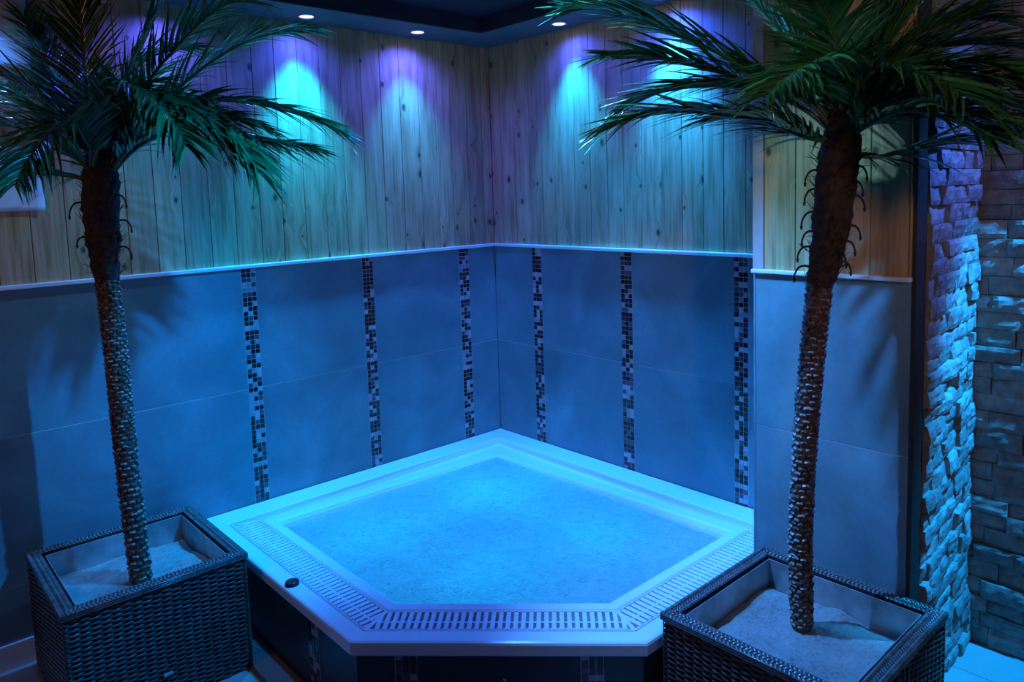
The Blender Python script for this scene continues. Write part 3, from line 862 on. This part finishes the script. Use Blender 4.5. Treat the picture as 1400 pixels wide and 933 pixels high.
FRONDS_R = [
    ([(-0.658, -2.419, 1.613), (-0.721, -2.352, 1.749), (-0.811, -2.274, 1.801), (-0.924, -2.171, 1.888), (-1.036, -2.071, 1.958), (-1.144, -1.977, 2.013), (-1.239, -1.901, 2.033), (-1.305, -1.857, 2.002)], {'ang0': 38, 'ang1': 17, 'leaf': 0.27}),  # left top long
    ([(-0.658, -2.419, 1.613), (-0.754, -2.357, 1.736), (-0.876, -2.293, 1.774), (-1.052, -2.184, 1.838), (-1.228, -2.083, 1.866), (-1.373, -2.018, 1.85)], {'ang0': 38, 'ang1': 17, 'leaf': 0.27}),  # left second
    ([(-0.658, -2.419, 1.613), (-0.755, -2.369, 1.636), (-0.853, -2.328, 1.673), (-0.986, -2.263, 1.691), (-1.149, -2.175, 1.706), (-1.297, -2.109, 1.682), (-1.418, -2.074, 1.631)], {'ang0': 40, 'ang1': 18}),  # left third
    ([(-0.658, -2.419, 1.613), (-0.736, -2.337, 1.717), (-0.847, -2.229, 1.784), (-0.962, -2.123, 1.798), (-1.081, -2.02, 1.776), (-1.151, -1.962, 1.734)], {'ang0': 42, 'ang1': 18}),  # left mid
    ([(-0.658, -2.419, 1.613), (-0.746, -2.365, 1.626), (-0.82, -2.329, 1.649), (-0.935, -2.256, 1.694), (-1.058, -2.187, 1.684)], {}),  # left inner
    ([(-0.658, -2.419, 1.613), (-0.708, -2.345, 1.806), (-0.755, -2.279, 1.943), (-0.81, -2.207, 2.059), (-0.84, -2.163, 2.13)], {}),  # up left
    ([(-0.658, -2.419, 1.613), (-0.69, -2.4, 1.822), (-0.728, -2.394, 1.969), (-0.769, -2.391, 2.11)], {}),  # up
    ([(-0.658, -2.419, 1.613), (-0.641, -2.439, 1.755), (-0.591, -2.492, 1.903), (-0.55, -2.536, 2.092)], {}),  # up right1
    ([(-0.658, -2.419, 1.613), (-0.646, -2.474, 1.729), (-0.631, -2.555, 1.792), (-0.584, -2.67, 1.885), (-0.561, -2.771, 1.968), (-0.579, -2.843, 2.017)], {}),  # up right2
    ([(-0.658, -2.419, 1.613), (-0.673, -2.507, 1.724), (-0.676, -2.647, 1.778), (-0.693, -2.796, 1.785), (-0.754, -2.925, 1.735)], {}),  # right
    ([(-0.658, -2.419, 1.613), (-0.656, -2.5, 1.704), (-0.617, -2.646, 1.736), (-0.605, -2.79, 1.706), (-0.613, -2.926, 1.662)], {}),  # right2
    ([(-0.658, -2.419, 1.613), (-0.688, -2.514, 1.669), (-0.693, -2.673, 1.684), (-0.732, -2.827, 1.648), (-0.813, -2.959, 1.588)], {}),  # right3
    ([(-0.658, -2.419, 1.613), (-0.658, -2.503, 1.564), (-0.63, -2.625, 1.582), (-0.604, -2.757, 1.6), (-0.585, -2.889, 1.618)], {}),  # right low
    ([(-0.658, -2.419, 1.613), (-0.721, -2.441, 1.771), (-0.825, -2.467, 1.832), (-0.982, -2.47, 1.807), (-1.151, -2.477, 1.745), (-1.313, -2.499, 1.67)], {}),  # toward left
    ([(-0.658, -2.419, 1.613), (-0.705, -2.478, 1.746), (-0.769, -2.565, 1.802), (-0.83, -2.683, 1.78), (-0.913, -2.798, 1.713), (-1.028, -2.896, 1.628)], {}),  # toward right
    ([(-0.658, -2.419, 1.613), (-0.722, -2.442, 1.792), (-0.826, -2.467, 1.902), (-0.959, -2.488, 1.96), (-1.1, -2.518, 1.97)], {}),  # toward up
    ([(-0.658, -2.419, 1.613), (-0.65, -2.497, 1.769), (-0.638, -2.613, 1.848), (-0.621, -2.756, 1.856), (-0.614, -2.906, 1.813)], {}),  # right4
    ([(-0.658, -2.419, 1.613), (-0.689, -2.514, 1.659), (-0.73, -2.64, 1.682), (-0.776, -2.79, 1.627), (-0.861, -2.919, 1.555)], {}),  # right5
    ([(-0.658, -2.419, 1.613), (-0.687, -2.523, 1.7), (-0.711, -2.678, 1.746), (-0.764, -2.834, 1.737), (-0.839, -2.99, 1.686)], {}),  # right6
    ([(-0.658, -2.419, 1.613), (-0.629, -2.477, 1.794), (-0.598, -2.557, 1.934), (-0.579, -2.636, 2.054)], {}),  # right7
    ([(-0.658, -2.419, 1.613), (-0.647, -2.474, 1.761), (-0.604, -2.58, 1.887), (-0.565, -2.701, 1.932), (-0.515, -2.847, 1.911)], {}),  # right up far
]
def hooks_for(curve, rads, specs):
    C = cat(curve, 40); out = []
    for f, a, s, u in specs:
        i = f*40; k = min(int(i), 39); p = C[k].lerp(C[k+1], i-k)
        q = f*(len(rads)-1); j = min(int(q), len(rads)-2); rd = rads[j] + (rads[j+1]-rads[j])*(q-j)
        a = math.radians(a) + math.atan2(-.669, .742)   # 0 points to the camera's right, 180 to its left
        out.append((p + Vector((math.cos(a), math.sin(a), 0))*rd*.85, a, s, u))
    return out
TCL = [(-2.213, -.428, .0545), (-2.227, -.416, .558), (-2.231, -.413, .896), (-2.239, -.406, 1.225)]
FCL = [(-2.239, -.406, 1.20), (-2.241, -.404, 1.35), (-2.240, -.404, 1.47), (-2.233, -.410, 1.60), (-2.228, -.414, 1.70)]
FRL = [.038, .055, .059, .060, .036]
HL = hooks_for(FCL, FRL, [(.22, 5, .05, .6), (.34, -20, .04, .4), (.42, 10, .05, .5), (.55, 185, .06, .8), (.3, 190, .04, .5), (.6, -10, .05, .5), (.5, -80, .05, .7)])
make_palm((-2.213, -.428, .0545), 'tall artificial palm rising from the planter against the left wall', TCL, FCL, FRL, .036, .037, FRONDS_L, clampL, HL, 1)
TCR = [(-.746, -2.342, .0545), (-.749, -2.339, .397), (-.734, -2.353, .805), (-.708, -2.376, 1.19)]
FCR = [(-.709, -2.374, 1.165), (-.698, -2.385, 1.24), (-.684, -2.398, 1.35), (-.674, -2.406, 1.50), (-.664, -2.416, 1.60), (-.658, -2.42, 1.74)]
FRR = [.038, .046, .052, .057, .059, .035]
HR = hooks_for(FCR, FRR, [(.18, 180, .052, .5), (.20, 5, .045, .6), (.30, 176, .048, .6), (.32, 8, .045, .8), (.38, 184, .046, .7), (.40, -5, .042, .9), (.46, 182, .050, .9),
                          (.52, 2, .048, .8), (.55, 186, .048, .8), (.66, 4, .045, .8), (.64, 180, .046, .9), (.27, -75, .045, .6), (.45, -110, .045, .7), (.58, -60, .045, .7)])
make_palm((-.746, -2.342, .0545), 'artificial palm with curled dry stalks rising from the planter beside the stone wall', TCR, FCR, FRR, .031, .035, FRONDS_R, clampR, HR, 2)

# ------------------------------------------------------------------ sheets pinned to the wood on the left
def sheet(x0, x1, z0, z1, m, label, bulge, seed):
    mb = MB(); n = 14; vs = []; fs = []; th = .0015
    for side in (0, 1):
        for j in range(n+1):
            for i in range(n+1):
                fx = i/n; fz = j/n; q = Vector((fx*2.2+seed, fz*2.2, seed))
                d = .004 + bulge*(.5+.5*noise.noise(q)) + side*th
                vs.append((x0+(x1-x0)*fx, -d, z0+(z1-z0)*fz))
    m1 = (n+1)*(n+1)
    for j in range(n):
        for i in range(n):
            k = j*(n+1)+i; fs.append((k+m1, k+1+m1, k+n+2+m1, k+n+1+m1)); fs.append((k, k+n+1, k+n+2, k+1))
    ring = [i for i in range(n+1)] + [j*(n+1)+n for j in range(1, n+1)] + [n*(n+1)+i for i in range(n-1, -1, -1)] + [j*(n+1) for j in range(n-1, 0, -1)]
    for q in range(len(ring)):
        a, b = ring[q], ring[(q+1) % len(ring)]; fs.append((a, b, b+m1, a+m1))
    mb.add(vs, fs, 0, True)
    return tag(mb.build('wall_poster', m), label, 'poster')
sheet(-2.80, -2.35, 2.03, 2.33, M['paper'], 'pale plain sheet on the wood wall, topmost of the posters behind the palm', .012, 1.)
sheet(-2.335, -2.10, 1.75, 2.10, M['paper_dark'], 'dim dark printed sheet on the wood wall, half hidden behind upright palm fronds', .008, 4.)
sheet(-2.80, -2.345, 1.482, 1.73, M['paper'], 'pale glossy sheet low on the wood wall below drooping palm fronds', .022, 7.)

# ------------------------------------------------------------------ light
BL = (.0, .46, 1.0)
for (x, y, e) in ((-.60, -.62, .9), (-1.25, -.62, .72), (-.62, -1.30, .78), (-1.15, -1.22, .90)):
    area('underwater_lamp', (x, y, -.26), (x, y, 1), (.0, .50, 1.0), e, .34)
# ceiling spots over the tub: a pair throws the palm shadows on the walls, the last is added fill
spot('overhead_spot', (-1.15, -1.95, CEIL-.03), (-2.5, -.3, .35), (.001, .28, 1.0), 420, 62, .95, .02)
spot('overhead_spot', (-1.50, -1.55, CEIL-.03), (-.72, -2.40, .15), (.06, .30, 1.0), 440, 54, .75, .012)
spot('overhead_spot', (-1.0, -1.05, CEIL-.03), (-1.15, -1.25, 0), (.0, .28, 1.0), 68, 80, .6, .05)  # added blue fill to brighten the tub rim, not a known lamp
# added fill spots, not real fixtures, that graze and brighten the two crowns
spot('crown_fill_spot', (-1.30, -1.75, CEIL-.03), (-1.0, -2.15, 1.82), (.22, .66, 1.0), 72, 56, .8, .02)
spot('crown_fill_spot', (-1.42, -.62, CEIL-.03), (-1.95, -.5, 1.82), (.14, .52, 1.0), 44, 60, .8, .02)
# downlights further along the left border, beyond the top edge of the picture
spot('downlight_cyan_beam', (-1.87, -.15, SOFFIT-.02), (-1.88, -.12, 0), (.01, .45, 1.0), 40, 66, 1.0, .03)
spot('downlight_violet_beam', (-1.87, -.15, SOFFIT-.02), (-1.88, -.12, 0), (.05, .07, 1.0), 26, 150, 1.0, .015)
spot('downlight_cyan_beam', (-2.50, -.17, SOFFIT-.02), (-2.5, -.12, 0), (.06, .26, 1.0), 20, 90, 1.0, .03)
# passage beside the stone wall
spot('passage_downlight', (.155, -3.3, CEIL-.06), (.08, -2.58, .2), (.004, .34, 1.0), 900, 38, .8, .03)
spot('passage_violet', (.155, -3.3, CEIL-.06), (-.1, -2.6, 1.6), (.06, .16, 1.0), 140, 40, .8, .03)
# warm room lamps beyond the picture's edges
area('room_lamp', (-3.6, -1.3, 1.5), (-2.3, -.2, 1.0), (1.0, .48, .28), 2.4, .3)
area('room_lamp', (-2.6, -4.6, 2.3), (-.55, -2.3, 1.55), (1.0, .68, .50), 2.0, .3, 62)

w = bpy.data.worlds.new('room_dark'); S.world = w; w.use_nodes = True
bg = w.node_tree.nodes['Background']; bg.inputs[0].default_value = (.05, .16, .40, 1); bg.inputs[1].default_value = .012

# ------------------------------------------------------------------ camera
cam = bpy.data.cameras.new('camera'); co = bpy.data.objects.new('camera', cam); COL.objects.link(co)
right = Vector((0.7422586, -0.66938258, -0.03129121)); up = Vector((0.08694751, 0.04990265, 0.99496224)); fwd = Vector((0.66444888, 0.74123997, -0.09524181))
mw = Matrix((( right.x, up.x, -fwd.x, -2.9596), (right.y, up.y, -fwd.y, -3.4552), (right.z, up.z, -fwd.z, 1.4867), (0, 0, 0, 1)))
co.matrix_world = mw
cam.sensor_width = 36; cam.lens = 36*1021.7/1400; cam.shift_x = 0; cam.shift_y = -(466.5-363.9)/1400
cam.clip_start = .02
S.camera = co
S.view_settings.view_transform = 'Standard'; S.view_settings.look = 'None'; S.view_settings.gamma = 1; S.view_settings.use_curve_mapping = False
S.view_settings.exposure = 0.0
S.cycles.use_denoising = True
S.cycles.max_bounces = 8; S.cycles.transparent_max_bounces = 8
S.cycles.sample_clamp_indirect = 4.0
